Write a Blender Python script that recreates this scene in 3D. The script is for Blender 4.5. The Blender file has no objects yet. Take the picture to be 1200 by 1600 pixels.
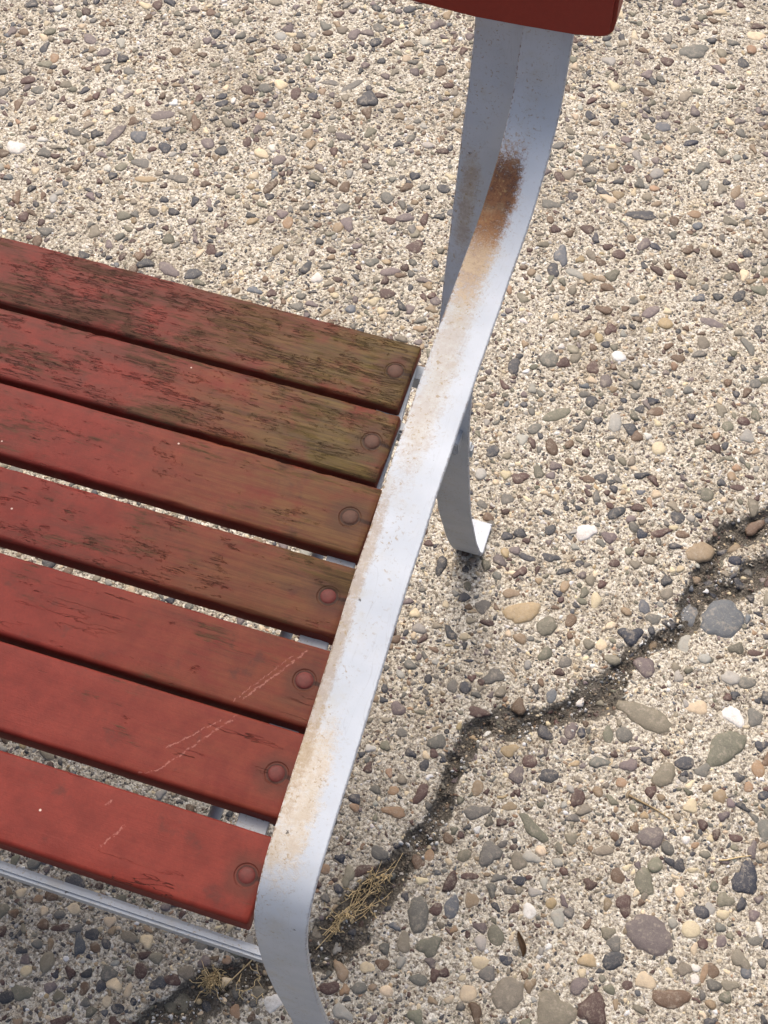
import bpy, math, random
import numpy as np
from mathutils import Vector, Matrix

R = math.radians
rng = np.random.default_rng(11)
random.seed(5)
W = 0.03                       # width of the steel strap: the module of the bench
H = 1.419                      # height of the camera above the pavement
scene = bpy.context.scene
col = scene.collection

# ------------------------------------------------------------------ camera
cam_d = bpy.data.cameras.new("camera")
cam = bpy.data.objects.new("camera", cam_d); col.objects.link(cam)
cam_d.sensor_fit = 'VERTICAL'; cam_d.sensor_height = 36.0; cam_d.lens = 54.0
cam_d.clip_start = 0.02; cam_d.clip_end = 400
rt = Vector((0.951009, 0.308970, -0.010940))
up = Vector((-0.267953, 0.841378, 0.469344))
bk = rt.cross(up)
M = Matrix((rt, up, bk)).transposed().to_4x4(); M.translation = (0, 0, H)
cam.matrix_world = M
scene.camera = cam

# ------------------------------------------------------------------ daylight
SUN_AZ, SUN_EL = R(-28), R(56)          # azimuth from +Y (behind the bench), bright overcast
world = bpy.data.worlds.new("World"); scene.world = world; world.use_nodes = True
wn = world.node_tree; wn.nodes.clear()
wo = wn.nodes.new('ShaderNodeOutputWorld'); wb = wn.nodes.new('ShaderNodeBackground')
sky = wn.nodes.new('ShaderNodeTexSky'); sky.sky_type = 'NISHITA'; sky.sun_disc = False
sky.sun_elevation = SUN_EL; sky.sun_rotation = SUN_AZ
sky.air_density = 0.8; sky.dust_density = 10.0; sky.ozone_density = 1.0; sky.altitude = 0
wb.inputs['Strength'].default_value = 0.15
wn.links.new(sky.outputs[0], wb.inputs[0]); wn.links.new(wb.outputs[0], wo.inputs[0])
sl = bpy.data.lights.new("sun", 'SUN'); sl.energy = 0.85; sl.angle = R(80); sl.color = (1.0, 0.965, 0.91)
sun = bpy.data.objects.new("sun", sl); col.objects.link(sun)
sd = Vector((math.sin(SUN_AZ) * math.cos(SUN_EL), math.cos(SUN_AZ) * math.cos(SUN_EL), math.sin(SUN_EL)))
sun.rotation_euler = sd.to_track_quat('Z', 'Y').to_euler(); sun.location = sd * 5
vs = scene.view_settings
vs.view_transform = 'Standard'; vs.look = 'None'; vs.gamma = 1.0; vs.use_curve_mapping = False
vs.exposure = 0.76

HERO='-0.0413,0.7539,0.0106,0.0089,-2.70,W,;-0.0915,0.7068,0.0085,0.0044,3.09,S,;-0.0684,0.7142,0.0085,0.0052,-3.14,S,;0.0451,0.7996,0.0076,0.0066,1.55,S,;0.0766,0.7674,0.0145,0.0115,0.31,T,t;-0.0793,0.6457,0.0194,0.0103,-2.33,O,;-0.1192,0.6396,0.0084,0.0072,2.45,G,;-0.0519,0.6382,0.0129,0.0080,-2.14,E,;-0.0304,0.6524,0.0074,0.0061,1.72,B,;0.0304,0.6550,0.0147,0.0119,0.31,N,h;0.0057,0.6354,0.0063,0.0057,1.53,C,;-0.0876,0.5696,0.0105,0.0081,-2.61,G,;-0.0242,0.6063,0.0070,0.0061,-2.66,G,;0.0846,0.6988,0.0149,0.0122,-1.89,L,;0.1145,0.7002,0.0233,0.0186,-1.98,L,b;0.0859,0.6581,0.0147,0.0069,1.62,K,;0.0525,0.6258,0.0106,0.0097,-2.99,P,;0.0660,0.5745,0.0250,0.0128,2.98,Q,;0.1455,0.5671,0.0231,0.0133,-2.15,E,b;0.1463,0.6017,0.0121,0.0085,2.75,W,;0.1662,0.6066,0.0108,0.0067,1.56,G,;0.1113,0.5995,0.0113,0.0073,-2.77,C,;0.1517,0.6398,0.0086,0.0073,-2.54,G,;0.0495,0.5506,0.0084,0.0078,1.17,G,;0.0347,0.5459,0.0092,0.0052,1.63,E,;-0.0005,0.5387,0.0079,0.0071,1.60,P,;-0.0518,0.5011,0.0077,0.0068,-2.72,O,;-0.0306,0.4964,0.0073,0.0065,2.84,M,;-0.0088,0.4886,0.0100,0.0067,-3.09,S,;-0.0380,0.4793,0.0081,0.0078,-2.07,P,;-0.0924,0.5300,0.0106,0.0056,-3.02,M,;-0.0277,0.5682,0.0074,0.0053,1.78,L,;-0.0707,0.4561,0.0079,0.0061,1.82,T,;-0.0652,0.4329,0.0122,0.0068,-2.50,G,;-0.0097,0.4344,0.0161,0.0062,2.63,E,;-0.0367,0.4479,0.0076,0.0041,-2.82,T,;0.0960,0.5223,0.0123,0.0108,1.49,Q,;0.1298,0.5385,0.0075,0.0066,-2.47,G,;0.1802,0.5560,0.0087,0.0066,1.62,A,;0.0616,0.5219,0.0077,0.0067,-2.62,P,;0.0587,0.5030,0.0056,0.0050,-2.51,A,;0.1265,0.5003,0.0071,0.0064,-2.37,C,;-0.0962,0.6627,0.0081,0.0057,-2.80,T,;0.0548,0.7109,0.0070,0.0063,1.33,Q,;0.0360,0.6892,0.0085,0.0051,1.76,L,;0.0685,0.8349,0.0078,0.0069,1.43,E,;0.1526,0.6730,0.0064,0.0041,-2.75,M,;0.1014,0.4162,0.0101,0.0119,0.31,E,t;0.0769,0.4145,0.0081,0.0068,1.65,B,;0.1903,0.4473,0.0124,0.0144,0.31,N,t;0.0889,0.3904,0.0092,0.0079,1.61,M,;0.1169,0.3714,0.0198,0.0184,-3.06,P,b;0.1349,0.4176,0.0053,0.0050,0.79,C,;0.0982,0.4601,0.0121,0.0103,-2.61,P,;-0.0457,0.3520,0.0085,0.0059,1.84,T,;-0.0612,0.3402,0.0100,0.0071,1.85,L,;-0.0542,0.3724,0.0083,0.0036,-2.74,M,;-0.0086,0.3833,0.0068,0.0048,-2.97,N,;-0.0421,0.3990,0.0110,0.0107,-1.84,G,;-0.0144,0.3997,0.0085,0.0071,1.75,Q,;0.0075,0.3587,0.0073,0.0061,1.74,W,;0.0347,0.3613,0.0082,0.0075,1.54,K,;-0.0154,0.3275,0.0098,0.0079,1.79,E,;-0.0011,0.3093,0.0060,0.0052,-3.07,N,;0.0914,0.3391,0.0118,0.0067,-2.51,S,;0.0890,0.3533,0.0073,0.0066,1.47,G,;0.1543,0.3505,0.0067,0.0056,-2.61,Q,;0.1634,0.3546,0.0041,0.0034,-2.62,W,;0.1655,0.3452,0.0044,0.0039,-2.47,W,;0.1792,0.3573,0.0069,0.0057,1.57,B,;0.1720,0.3526,0.0086,0.0034,1.60,A,;0.1653,0.3779,0.0051,0.0047,-2.14,M,;0.1808,0.3853,0.0057,0.0050,-2.37,P,;0.0674,0.3077,0.0080,0.0076,1.17,P,;0.0094,0.2808,0.0170,0.0130,1.43,Q,b;0.0520,0.2788,0.0190,0.0158,-2.34,Q,b;0.0850,0.2918,0.0125,0.0144,0.31,M,t;0.1485,0.3221,0.0165,0.0089,-2.88,B,;0.1232,0.3298,0.0086,0.0079,1.33,C,;0.1977,0.4998,0.0106,0.0077,1.64,G,;0.1906,0.5321,0.0064,0.0048,-2.34,N,;-0.0132,0.2929,0.0075,0.0073,-2.39,G,;-0.0253,0.2708,0.0081,0.0078,-2.50,C,;0.0591,0.4341,0.0099,0.0045,-2.81,Q,;-0.1493,0.3475,0.0101,0.0048,-2.51,M,;-0.0883,0.3242,0.0175,0.0100,1.78,G,b;-0.0742,0.3342,0.0062,0.0059,-2.71,M,;-0.0934,0.2957,0.0086,0.0067,1.87,Q,;-0.0702,0.2996,0.0111,0.0086,-2.41,E,;-0.1057,0.2714,0.0066,0.0054,3.13,B,;-0.1186,0.2643,0.0064,0.0054,-2.85,C,;-0.0708,0.2684,0.0078,0.0053,-2.82,G,;-0.0948,0.3789,0.0057,0.0054,-2.71,A,;-0.1021,0.3702,0.0081,0.0060,1.87,B,;-0.1401,0.3675,0.0078,0.0076,-2.91,G,;-0.1837,0.3376,0.0051,0.0048,2.04,A,;-0.1745,0.2823,0.0116,0.0076,1.92,Q,;-0.1447,0.2369,0.0080,0.0068,-2.57,M,;-0.1052,0.3366,0.0041,0.0038,1.85,S,;-0.1387,0.4099,0.0103,0.0059,-2.92,A,;-0.1461,0.4293,0.0055,0.0044,-3.03,A,;-0.1557,0.4449,0.0045,0.0037,1.89,A,;-0.1204,0.4764,0.0046,0.0045,-2.62,M,;-0.1258,0.4625,0.0054,0.0049,1.83,S,;-0.1562,0.4868,0.0053,0.0052,-2.76,G,;-0.1232,0.5475,0.0074,0.0054,1.85,G,;-0.3117,0.1990,0.0074,0.0058,2.08,M,;-0.2823,0.2002,0.0088,0.0052,3.10,M,;-0.2724,0.2099,0.0071,0.0066,2.88,Q,;-0.4070,0.1482,0.0092,0.0079,3.07,E,;-0.3193,0.1619,0.0059,0.0048,2.94,N,;-0.3967,0.2120,0.0078,0.0038,-2.69,M,;-0.3917,0.2314,0.0064,0.0049,3.08,C,;-0.3559,0.2312,0.0057,0.0049,-3.10,C,;-0.3548,0.1692,0.0060,0.0047,1.70,B,;-0.3514,0.2114,0.0048,0.0042,2.94,S,;-0.3595,0.2052,0.0050,0.0045,1.57,B,;-0.3665,0.2156,0.0061,0.0058,2.57,S,;-0.3335,0.2232,0.0074,0.0057,-2.96,Q,;-0.3310,0.1645,0.0052,0.0038,1.86,C,;-0.2742,0.1846,0.0133,0.0116,-3.05,E,b;-0.2419,0.1886,0.0081,0.0055,2.96,S,;-0.2178,0.1912,0.0066,0.0051,2.00,A,;-0.2417,0.2317,0.0041,0.0039,2.88,A,;-0.2681,0.2370,0.0061,0.0043,-2.89,G,;-0.2418,0.2204,0.0057,0.0035,1.97,S,;-0.1885,0.2093,0.0084,0.0080,2.29,W,;-0.4428,1.2495,0.0117,0.0124,0.30,S,t;-0.3209,1.0520,0.0112,0.0082,-2.53,M,;-0.1569,1.0903,0.0137,0.0080,1.76,L,;-0.0945,1.1119,0.0080,0.0069,-3.10,M,;-0.1780,1.3047,0.0077,0.0061,1.82,N,;-0.1664,1.1783,0.0069,0.0065,-2.16,S,;-0.1884,1.1594,0.0119,0.0067,-2.95,G,;-0.3142,1.1438,0.0081,0.0067,2.58,S,;-0.0054,0.9182,0.0077,0.0064,-2.64,B,;0.0722,0.9233,0.0071,0.0059,-1.74,E,;-0.0414,0.8218,0.0075,0.0062,-2.70,S,;-0.0544,0.8152,0.0064,0.0047,-3.03,B,;0.0974,0.8530,0.0077,0.0038,-2.80,M,;0.0690,0.8359,0.0080,0.0067,-1.75,E,;0.0463,0.8000,0.0077,0.0071,1.83,S,;-0.0440,0.8906,0.0112,0.0076,1.46,K,;0.0029,0.9465,0.0062,0.0045,1.71,G,;-0.1331,0.9489,0.0110,0.0101,-2.60,G,;-0.1678,0.9290,0.0093,0.0077,1.77,S,;-0.1066,0.8826,0.0170,0.0067,-2.53,E,;-0.1250,0.8582,0.0086,0.0054,-2.35,G,;-0.1599,0.8178,0.0082,0.0067,-2.63,S,;-0.1237,0.7948,0.0088,0.0074,-2.75,M,;-0.1296,0.7663,0.0077,0.0060,1.80,G,;-0.0767,0.7450,0.0060,0.0056,1.53,S,;-0.1529,0.7524,0.0057,0.0049,-3.10,G,;-0.0840,0.9529,0.0087,0.0074,1.96,M,;-0.0816,1.4453,0.0186,0.0115,-2.63,G,;-0.0193,1.4436,0.0086,0.0074,1.68,S,;-0.1045,1.4961,0.0072,0.0050,-3.11,S,;-0.0135,1.4937,0.0108,0.0086,-2.66,C,;-0.0900,1.3143,0.0112,0.0065,-2.80,L,;-0.6731,1.1504,0.0178,0.0067,-2.65,P,;-0.7156,1.1052,0.0184,0.0058,-1.78,P,;-0.6875,1.1098,0.0102,0.0091,2.32,L,;-0.8226,1.0506,0.0123,0.0090,-2.81,W,;-0.6698,1.0726,0.0114,0.0078,2.94,G,;-0.6181,1.0643,0.0132,0.0057,-3.04,G,;-0.6509,1.1035,0.0090,0.0069,2.06,N,;-0.5299,1.2309,0.0094,0.0074,1.90,M,;-0.5083,1.2333,0.0065,0.0060,-1.97,N,;-0.6146,1.2000,0.0070,0.0047,-2.73,N,;-0.6105,1.1894,0.0071,0.0056,-2.34,N,;-0.5439,1.1845,0.0066,0.0058,2.07,G,;-0.5590,1.1851,0.0062,0.0058,2.29,A,;-0.5140,1.1268,0.0095,0.0064,-2.63,P,;-0.4061,1.0601,0.0098,0.0082,1.94,P,;-0.4830,1.0517,0.0070,0.0059,-2.07,P,;-0.4721,1.0413,0.0080,0.0067,2.01,A,;-0.4684,1.2643,0.0185,0.0049,-2.20,G,;-0.4945,1.2605,0.0103,0.0042,-2.97,G,;-0.6043,1.1254,0.0092,0.0078,2.63,P,;-0.5849,1.1200,0.0081,0.0074,-3.13,S,;-0.4417,1.2488,0.0083,0.0078,2.02,S,;-0.5802,0.9367,0.0136,0.0075,2.85,P,;-0.5506,0.9394,0.0109,0.0077,-2.61,S,;-0.6592,0.9491,0.0056,0.0047,2.21,P,;-0.0828,1.1758,0.0193,0.0066,-2.83,S,;0.0268,1.0515,0.0127,0.0061,3.00,P,;0.0484,1.2231,0.0058,0.0051,1.39,B,;-0.0249,1.1950,0.0075,0.0061,-2.67,A,;0.0714,1.1387,0.0081,0.0062,-2.67,E,;0.1651,0.4113,0.0059,0.0046,1.63,K,;0.1738,0.4831,0.0060,0.0043,-2.73,M,;0.1420,0.3554,0.0041,0.0034,-2.64,S,;-0.0832,0.4005,0.0055,0.0048,1.81,B,;0.2099,0.3953,0.0059,0.0051,-2.49,G,;0.1961,0.3492,0.0072,0.0052,-3.08,Q,;0.1089,0.3211,0.0052,0.0044,-2.63,M,;-0.4271,0.2299,0.0048,0.0038,-3.02,A,;-0.3040,0.2406,0.0041,0.0035,-3.00,C,;-0.4156,0.1756,0.0053,0.0040,-2.98,P,;-0.8079,1.2407,0.0095,0.0071,2.92,P,;-0.8371,1.1976,0.0076,0.0063,2.23,A,;-0.6778,1.3274,0.0068,0.0064,2.50,B,;-0.5667,1.2822,0.0072,0.0064,-3.00,S,;-0.8345,1.1430,0.0081,0.0071,2.99,G,;-0.2762,0.9868,0.0066,0.0065,1.67,P,;-0.3619,1.0161,0.0081,0.0064,-2.86,G,;-0.0632,1.0542,0.0058,0.0052,-2.53,G,;0.0021,0.9935,0.0070,0.0060,-3.01,B,;0.0893,0.9860,0.0068,0.0061,1.30,G,;-0.0226,0.9161,0.0056,0.0048,-2.61,S,;-0.0385,0.7168,0.0046,0.0043,-2.42,S,;-0.0042,0.7278,0.0054,0.0050,-2.25,M,;0.1751,0.5357,0.0050,0.0043,-2.45,A,'
CRACK=[(0.5300,1.0600,0.0110),(0.4300,1.0350,0.0130),(0.3300,0.9700,0.0120),(0.2083,0.9061,0.0160),(0.1705,0.8538,0.0143),(0.1455,0.8260,0.0142),(0.1075,0.7982,0.0105),(0.0895,0.7730,0.0105),(0.0864,0.7414,0.0103),(0.0833,0.7103,0.0115),(0.0763,0.6747,0.0087),(0.0513,0.6500,0.0073),(0.0367,0.6294,0.0079),(0.0295,0.6056,0.0098),(0.0168,0.5790,0.0155),(-0.0044,0.5610,0.0148),(-0.0277,0.5396,0.0083),(-0.0565,0.5270,0.0115),(-0.0849,0.5131,0.0083),(-0.0945,0.4976,0.0089),(-0.0968,0.4752,0.0082),(-0.0986,0.4512,0.0068),(-0.1005,0.4242,0.0074),(-0.1011,0.4012,0.0103),(-0.1107,0.3776,0.0102),(-0.1245,0.3523,0.0107),(-0.1352,0.3239,0.0130),(-0.1437,0.2935,0.0174),(-0.1583,0.2676,0.0161),(-0.1849,0.2470,0.0143),(-0.2114,0.2266,0.0171),(-0.2387,0.2090,0.0142),(-0.2577,0.1864,0.0113),(-0.2735,0.1674,0.0095),(-0.2895,0.1507,0.0084),(-0.3382,0.1134,0.0083),(-0.3872,0.0584,0.0081)]
CRACK_LOOP=[(0.1663,0.8053,0.0140),(0.1528,0.7894,0.0139),(0.1396,0.7660,0.0117),(0.1289,0.7436,0.0103),(0.1026,0.7277,0.0089),(0.0873,0.7131,0.0082)]

# ------------------------------------------------------------------ node helpers
class NT:
    def __init__(s, name):
        s.m = bpy.data.materials.new(name); s.m.use_nodes = True
        s.t = s.m.node_tree; s.t.nodes.clear()
        s.out = s.t.nodes.new('ShaderNodeOutputMaterial')
        s.b = s.t.nodes.new('ShaderNodeBsdfPrincipled')
        s.t.links.new(s.b.outputs[0], s.out.inputs[0])
    def n(s, t, **k):
        x = s.t.nodes.new(t)
        for a, v in k.items(): setattr(x, a, v)
        return x
    def put(s, sock, v):
        if v is None: return
        if isinstance(v, bpy.types.NodeSocket): s.t.links.new(v, sock)
        elif isinstance(v, (tuple, list)) and sock.type == 'RGBA': sock.default_value = (*v[:3], 1)
        else: sock.default_value = v
    def set(s, name, v): s.put(s.b.inputs[name], v)
    def math(s, op, a, b=None, c=None, clamp=False):
        x = s.n('ShaderNodeMath', operation=op, use_clamp=clamp)
        for i, v in enumerate((a, b, c)): s.put(x.inputs[i], v)
        return x.outputs[0]
    def add(s, a, b): return s.math('ADD', a, b)
    def mul(s, a, b): return s.math('MULTIPLY', a, b)
    def vm(s, op, a, b=None):
        x = s.n('ShaderNodeVectorMath', operation=op)
        s.put(x.inputs[0], a); s.put(x.inputs[1], b)
        return x.outputs['Value'] if op in ('LENGTH', 'DISTANCE', 'DOT_PRODUCT') else x.outputs[0]
    def mix(s, f, a, b, mode='MIX'):
        x = s.n('ShaderNodeMix', data_type='RGBA', blend_type=mode)
        s.put(x.inputs[0], f); s.put(x.inputs[6], a); s.put(x.inputs[7], b)
        return x.outputs[2]
    def mapr(s, v, a, b, c=0.0, d=1.0, smooth=True):
        x = s.n('ShaderNodeMapRange', interpolation_type='SMOOTHSTEP' if smooth else 'LINEAR', clamp=True)
        for i, q in enumerate((v, a, b, c, d)): s.put(x.inputs[i], q)
        return x.outputs[0]
    def noise(s, vec, scale, detail=3, rough=.55, dist=0.0):
        x = s.n('ShaderNodeTexNoise'); s.put(x.inputs['Vector'], vec)
        x.inputs['Scale'].default_value = scale; x.inputs['Detail'].default_value = detail
        x.inputs['Roughness'].default_value = rough; x.inputs['Distortion'].default_value = dist
        return x.outputs[0]
    def voro(s, vec, scale, feature='F1', rnd=1.0):
        x = s.n('ShaderNodeTexVoronoi', feature=feature); s.put(x.inputs['Vector'], vec)
        x.inputs['Scale'].default_value = scale; x.inputs['Randomness'].default_value = rnd
        return x
    def ramp(s, f, stops, interp='LINEAR'):
        x = s.n('ShaderNodeValToRGB'); r = x.color_ramp; r.interpolation = interp
        while len(r.elements) < len(stops): r.elements.new(.5)
        for e, (p, c) in zip(r.elements, stops): e.position = p; e.color = (*c, 1)
        s.put(x.inputs[0], f); return x.outputs[0]
    def bump(s, h, strength, dist):
        x = s.n('ShaderNodeBump'); s.put(x.inputs['Height'], h)
        x.inputs['Strength'].default_value = strength; x.inputs['Distance'].default_value = dist
        s.t.links.new(x.outputs[0], s.b.inputs['Normal'])
    def sep(s, v):
        x = s.n('ShaderNodeSeparateXYZ'); s.put(x.inputs[0], v); return x.outputs
    def comb(s, a, b, c=0.0):
        x = s.n('ShaderNodeCombineXYZ')
        for i, v in enumerate((a, b, c)): s.put(x.inputs[i], v)
        return x.outputs[0]

# ------------------------------------------------------------------ object helpers
def link_mesh(name, me, mat=None, parent=None, loc=(0, 0, 0), smooth=True):
    o = bpy.data.objects.new(name, me); col.objects.link(o)
    if mat and not me.materials: me.materials.append(mat)
    if smooth: me.polygons.foreach_set('use_smooth', np.ones(len(me.polygons), bool))
    if parent: o.parent = parent
    o.location = loc
    return o

def mesh_np(name, v, f, cols=None):
    """v (n,3), f (m,3 or 4) numpy arrays; cols (n,3) point colours"""
    me = bpy.data.meshes.new(name)
    k = f.shape[1]
    me.vertices.add(len(v)); me.vertices.foreach_set('co', np.ascontiguousarray(v, np.float32).ravel())
    me.loops.add(f.size); me.loops.foreach_set('vertex_index', np.ascontiguousarray(f, np.int32).ravel())
    me.polygons.add(len(f)); me.polygons.foreach_set('loop_start', np.arange(0, f.size, k, dtype=np.int32))
    me.polygons.foreach_set('loop_total', np.full(len(f), k, np.int32))
    me.update(calc_edges=True)
    if cols is not None:
        a = me.color_attributes.new('tone', 'FLOAT_COLOR', 'POINT')
        a.data.foreach_set('color', np.c_[cols, np.ones(len(cols))].astype(np.float32).ravel())
    return me

def tag(o, label=None, cat=None, kind=None, group=None):
    for k, v in (('label', label), ('category', cat), ('kind', kind), ('group', group)):
        if v: o[k] = v
    return o

def wp(x, y, z):                 # strap units (camera above the origin) -> metres
    return (x * W, y * W, z * W + H)

# value noise for geometry
_tab = rng.random((256, 256))
def vnoise(x, y):
    xi = np.floor(x).astype(int); yi = np.floor(y).astype(int)
    fx = x - xi; fy = y - yi; fx = fx * fx * (3 - 2 * fx); fy = fy * fy * (3 - 2 * fy)
    a = _tab[xi & 255, yi & 255]; b = _tab[(xi + 1) & 255, yi & 255]
    c = _tab[xi & 255, (yi + 1) & 255]; d = _tab[(xi + 1) & 255, (yi + 1) & 255]
    return (a + (b - a) * fx) * (1 - fy) + (c + (d - c) * fx) * fy
def fbm(x, y, o=3):
    s = 0; a = .5; t = 0
    for i in range(o):
        s = s + a * vnoise(x + 17.3 * i, y + 5.1 * i); t += a; a *= .5; x = x * 2.03; y = y * 2.03
    return s / t

def crack_mask(x, y):
    """1 in the middle of the crack, 0 away from it"""
    best = np.full(x.shape, -1.0)
    ox = (fbm(x * 70, y * 70, 3) - .5) * .012; oy = (fbm(x * 70 + 40, y * 70 + 9, 3) - .5) * .012
    ox = ox + (fbm(x * 28 + 7, y * 28, 2) - .5) * .016; oy = oy + (fbm(x * 28, y * 28 + 31, 2) - .5) * .016
    px = x + ox; py = y + oy; wmod = fbm(x * 42 + 11, y * 42 + 3, 3)
    for C in (CRACK, CRACK_LOOP):
        for (ax, ay, aw), (bx, by, bw) in zip(C[:-1], C[1:]):
            dx, dy = bx - ax, by - ay
            t = np.clip(((px - ax) * dx + (py - ay) * dy) / (dx * dx + dy * dy), 0, 1)
            d = np.hypot(px - ax - t * dx, py - ay - t * dy); w = (aw + t * (bw - aw)) * 1.3
            best = np.maximum(best, 1 - d / (w * (.65 + 1.2 * wmod)))
    return np.clip(best * 1.7, 0, 1)

def ground_z(x, y, mask=None):
    x = np.asarray(x, float); y = np.asarray(y, float)
    if mask is None: mask = crack_mask(x, y)
    m = mask * mask * (3 - 2 * mask)
    return (fbm(x * 9, y * 9, 2) - .5) * .003 + (fbm(x * 140, y * 140, 2) - .5) * .0016 * (1 + 1.2 * m) - .0045 * m - .006 * np.clip(mask * 1.6 - .75, 0, 1) * (fbm(x * 90, y * 90, 2) > .45)

# ------------------------------------------------------------------ materials
def lin(r, g, b): return tuple(((c / 255 + .055) / 1.055) ** 2.4 if c > 10 else c / 3295 for c in (r, g, b))
K = .80                          # picture value -> base colour

def mat_pavement():
    t = NT('washed_concrete')
    P = t.n('ShaderNodeNewGeometry').outputs['Position']
    warp = t.n('ShaderNodeTexNoise'); t.put(warp.inputs['Vector'], P); warp.inputs['Scale'].default_value = 260
    Pw = t.vm('ADD', P, t.vm('SCALE', warp.outputs[1], None))
    Pw.node.inputs[1].default_value = (0, 0, 0)
    sc = [n for n in t.t.nodes if n.type == 'VECT_MATH' and n.operation == 'SCALE'][0]; sc.inputs['Scale'].default_value = .003
    t.t.links.new(sc.outputs[0], Pw.node.inputs[1])
    v1 = t.voro(Pw, 330); v2 = t.voro(Pw, 720)
    r1 = t.sep(v1.outputs['Color'])[0]; r2 = t.sep(v2.outputs['Color'])[1]
    cream = lin(214, 196, 166); 
    g1 = t.ramp(r1, [(0, lin(72, 64, 60)), (.10, lin(110, 102, 95)), (.24, lin(150, 142, 130)), (.42, lin(190, 183, 168)), (.6, lin(207, 200, 184)), (.85, lin(224, 218, 205)), (.95, lin(242, 238, 230)), (1, lin(246, 243, 238))])
    g2 = t.ramp(r2, [(0, lin(66, 58, 54)), (.14, lin(122, 113, 104)), (.30, lin(180, 172, 158)), (.7, lin(213, 206, 192)), (1, lin(244, 240, 232))])
    c = t.mix(.5, g1, g2)
    pit = t.mapr(t.noise(P, 260, 5, .75), .36, .50)                   # low noise values turn the mortar dark brown
    c = t.mix(t.mul(t.math('SUBTRACT', 1.0, pit), .75), c, lin(82, 70, 58))
    big = t.noise(P, 7, 4, .6)
    c = t.mix(t.mapr(big, .42, .66, 0, .30), c, lin(150, 140, 126), 'MULTIPLY')
    c = t.mix(t.mapr(t.noise(P, 26, 3, .6), .52, .75, 0, .5), c, lin(224, 210, 188), 'MULTIPLY')
    fine = t.noise(P, 1500, 2, .6)
    c = t.mix(.35, c, t.ramp(fine, [(.25, (.25, .23, .2)), (.75, (.8, .78, .74))]), 'OVERLAY')
    pore = t.voro(Pw, 150); pr = t.sep(pore.outputs['Color'])[2]
    c = t.mix(t.mul(t.mul(t.mapr(pore.outputs['Distance'], .22, .12), t.math('GREATER_THAN', pr, .55)), .65), c, lin(58, 50, 44))
    soil = t.n('ShaderNodeAttribute', attribute_name='soil').outputs['Fac']
    s = t.mapr(t.add(soil, t.mul(t.add(t.noise(P, 150, 4, .65), -.5), 1.1)), .20, .48)
    sc_ = t.ramp(t.noise(P, 420, 4, .7), [(.28, lin(48, 45, 41)), (.46, lin(86, 81, 74)), (.62, lin(116, 110, 101)), (.8, lin(164, 157, 145))])
    c = t.mix(s, c, sc_)
    c = t.mix(1.0, c, (K * .865, K * .875, K * .87), 'MULTIPLY')
    t.set('Base Color', c); t.set('Roughness', .88); t.set('Specular IOR Level', .25)
    h = t.add(t.mul(v1.outputs['Distance'], -1.3), t.add(t.mul(t.noise(P, 330, 4, .7), 1.4), t.mul(fine, .25)))
    t.bump(h, .9, .0011)
    return t.m

def mat_stone(name, attr):
    t = NT(name)
    if attr: c = t.n('ShaderNodeAttribute', attribute_name='tone').outputs['Color']
    else: c = t.n('ShaderNodeObjectInfo').outputs['Color']
    P = t.n('ShaderNodeNewGeometry').outputs['Position']
    a = t.noise(P, 160, 4, .65, .6); b = t.noise(P, 900, 3, .7)
    c = t.mix(.8, c, t.ramp(a, [(.25, (.60, .60, .61)), (.75, (1.0, .99, .97))]), 'MULTIPLY')
    c = t.mix(t.mapr(b, .5, .75, 0, .30), c, lin(150, 142, 128)); c = t.mix(t.mapr(b, .45, .28, 0, .35), c, lin(50, 46, 44))
    vein = t.math('ABSOLUTE', t.add(t.noise(P, 70, 3, .6, 1.0), -.5))
    c = t.mix(t.mapr(vein, .008, .0, 0, .35), c, lin(170, 160, 142))
    dust = t.mapr(t.noise(P, 170, 5, .75), .50, .68, 0, .5)            # pale mortar film left on the stones
    c = t.mix(dust, c, lin(172, 161, 144))
    c = t.mix(1.0, c, (K * .82, K * .83, K * .84), 'MULTIPLY')
    t.set('Base Color', c); t.set('Roughness', .6); t.set('Specular IOR Level', .35)
    t.bump(t.add(a, t.mul(b, .5)), .5, .0008)
    return t.m

def seg_dist(t, x, y, a, b):
    ax, ay = a; bx, by = b; dx, dy = bx - ax, by - ay; L2 = dx * dx + dy * dy
    px = t.add(x, -ax); py = t.add(y, -ay)
    u = t.math('DIVIDE', t.add(t.mul(px, dx), t.mul(py, dy)), L2, clamp=True)
    ex = t.math('SUBTRACT', px, t.mul(u, dx)); ey = t.math('SUBTRACT', py, t.mul(u, dy))
    return t.math('SQRT', t.add(t.mul(ex, ex), t.mul(ey, ey)))

SCRATCH = [((-.2699, .2602), (-.2589, .2652), .0010), ((-.2589, .2652), (-.2214, .319), .0013), ((-.2215, .3317), (-.1912, .379), .0013),
           ((-.2594, .2816), (-.2307, .3126), .0009), ((-.228, .3275), (-.199, .373), .0007), ((-.275, .207), (-.2647, .223), .0015), ((-.2829, .2332), (-.28, .2364), .0014)]

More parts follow.
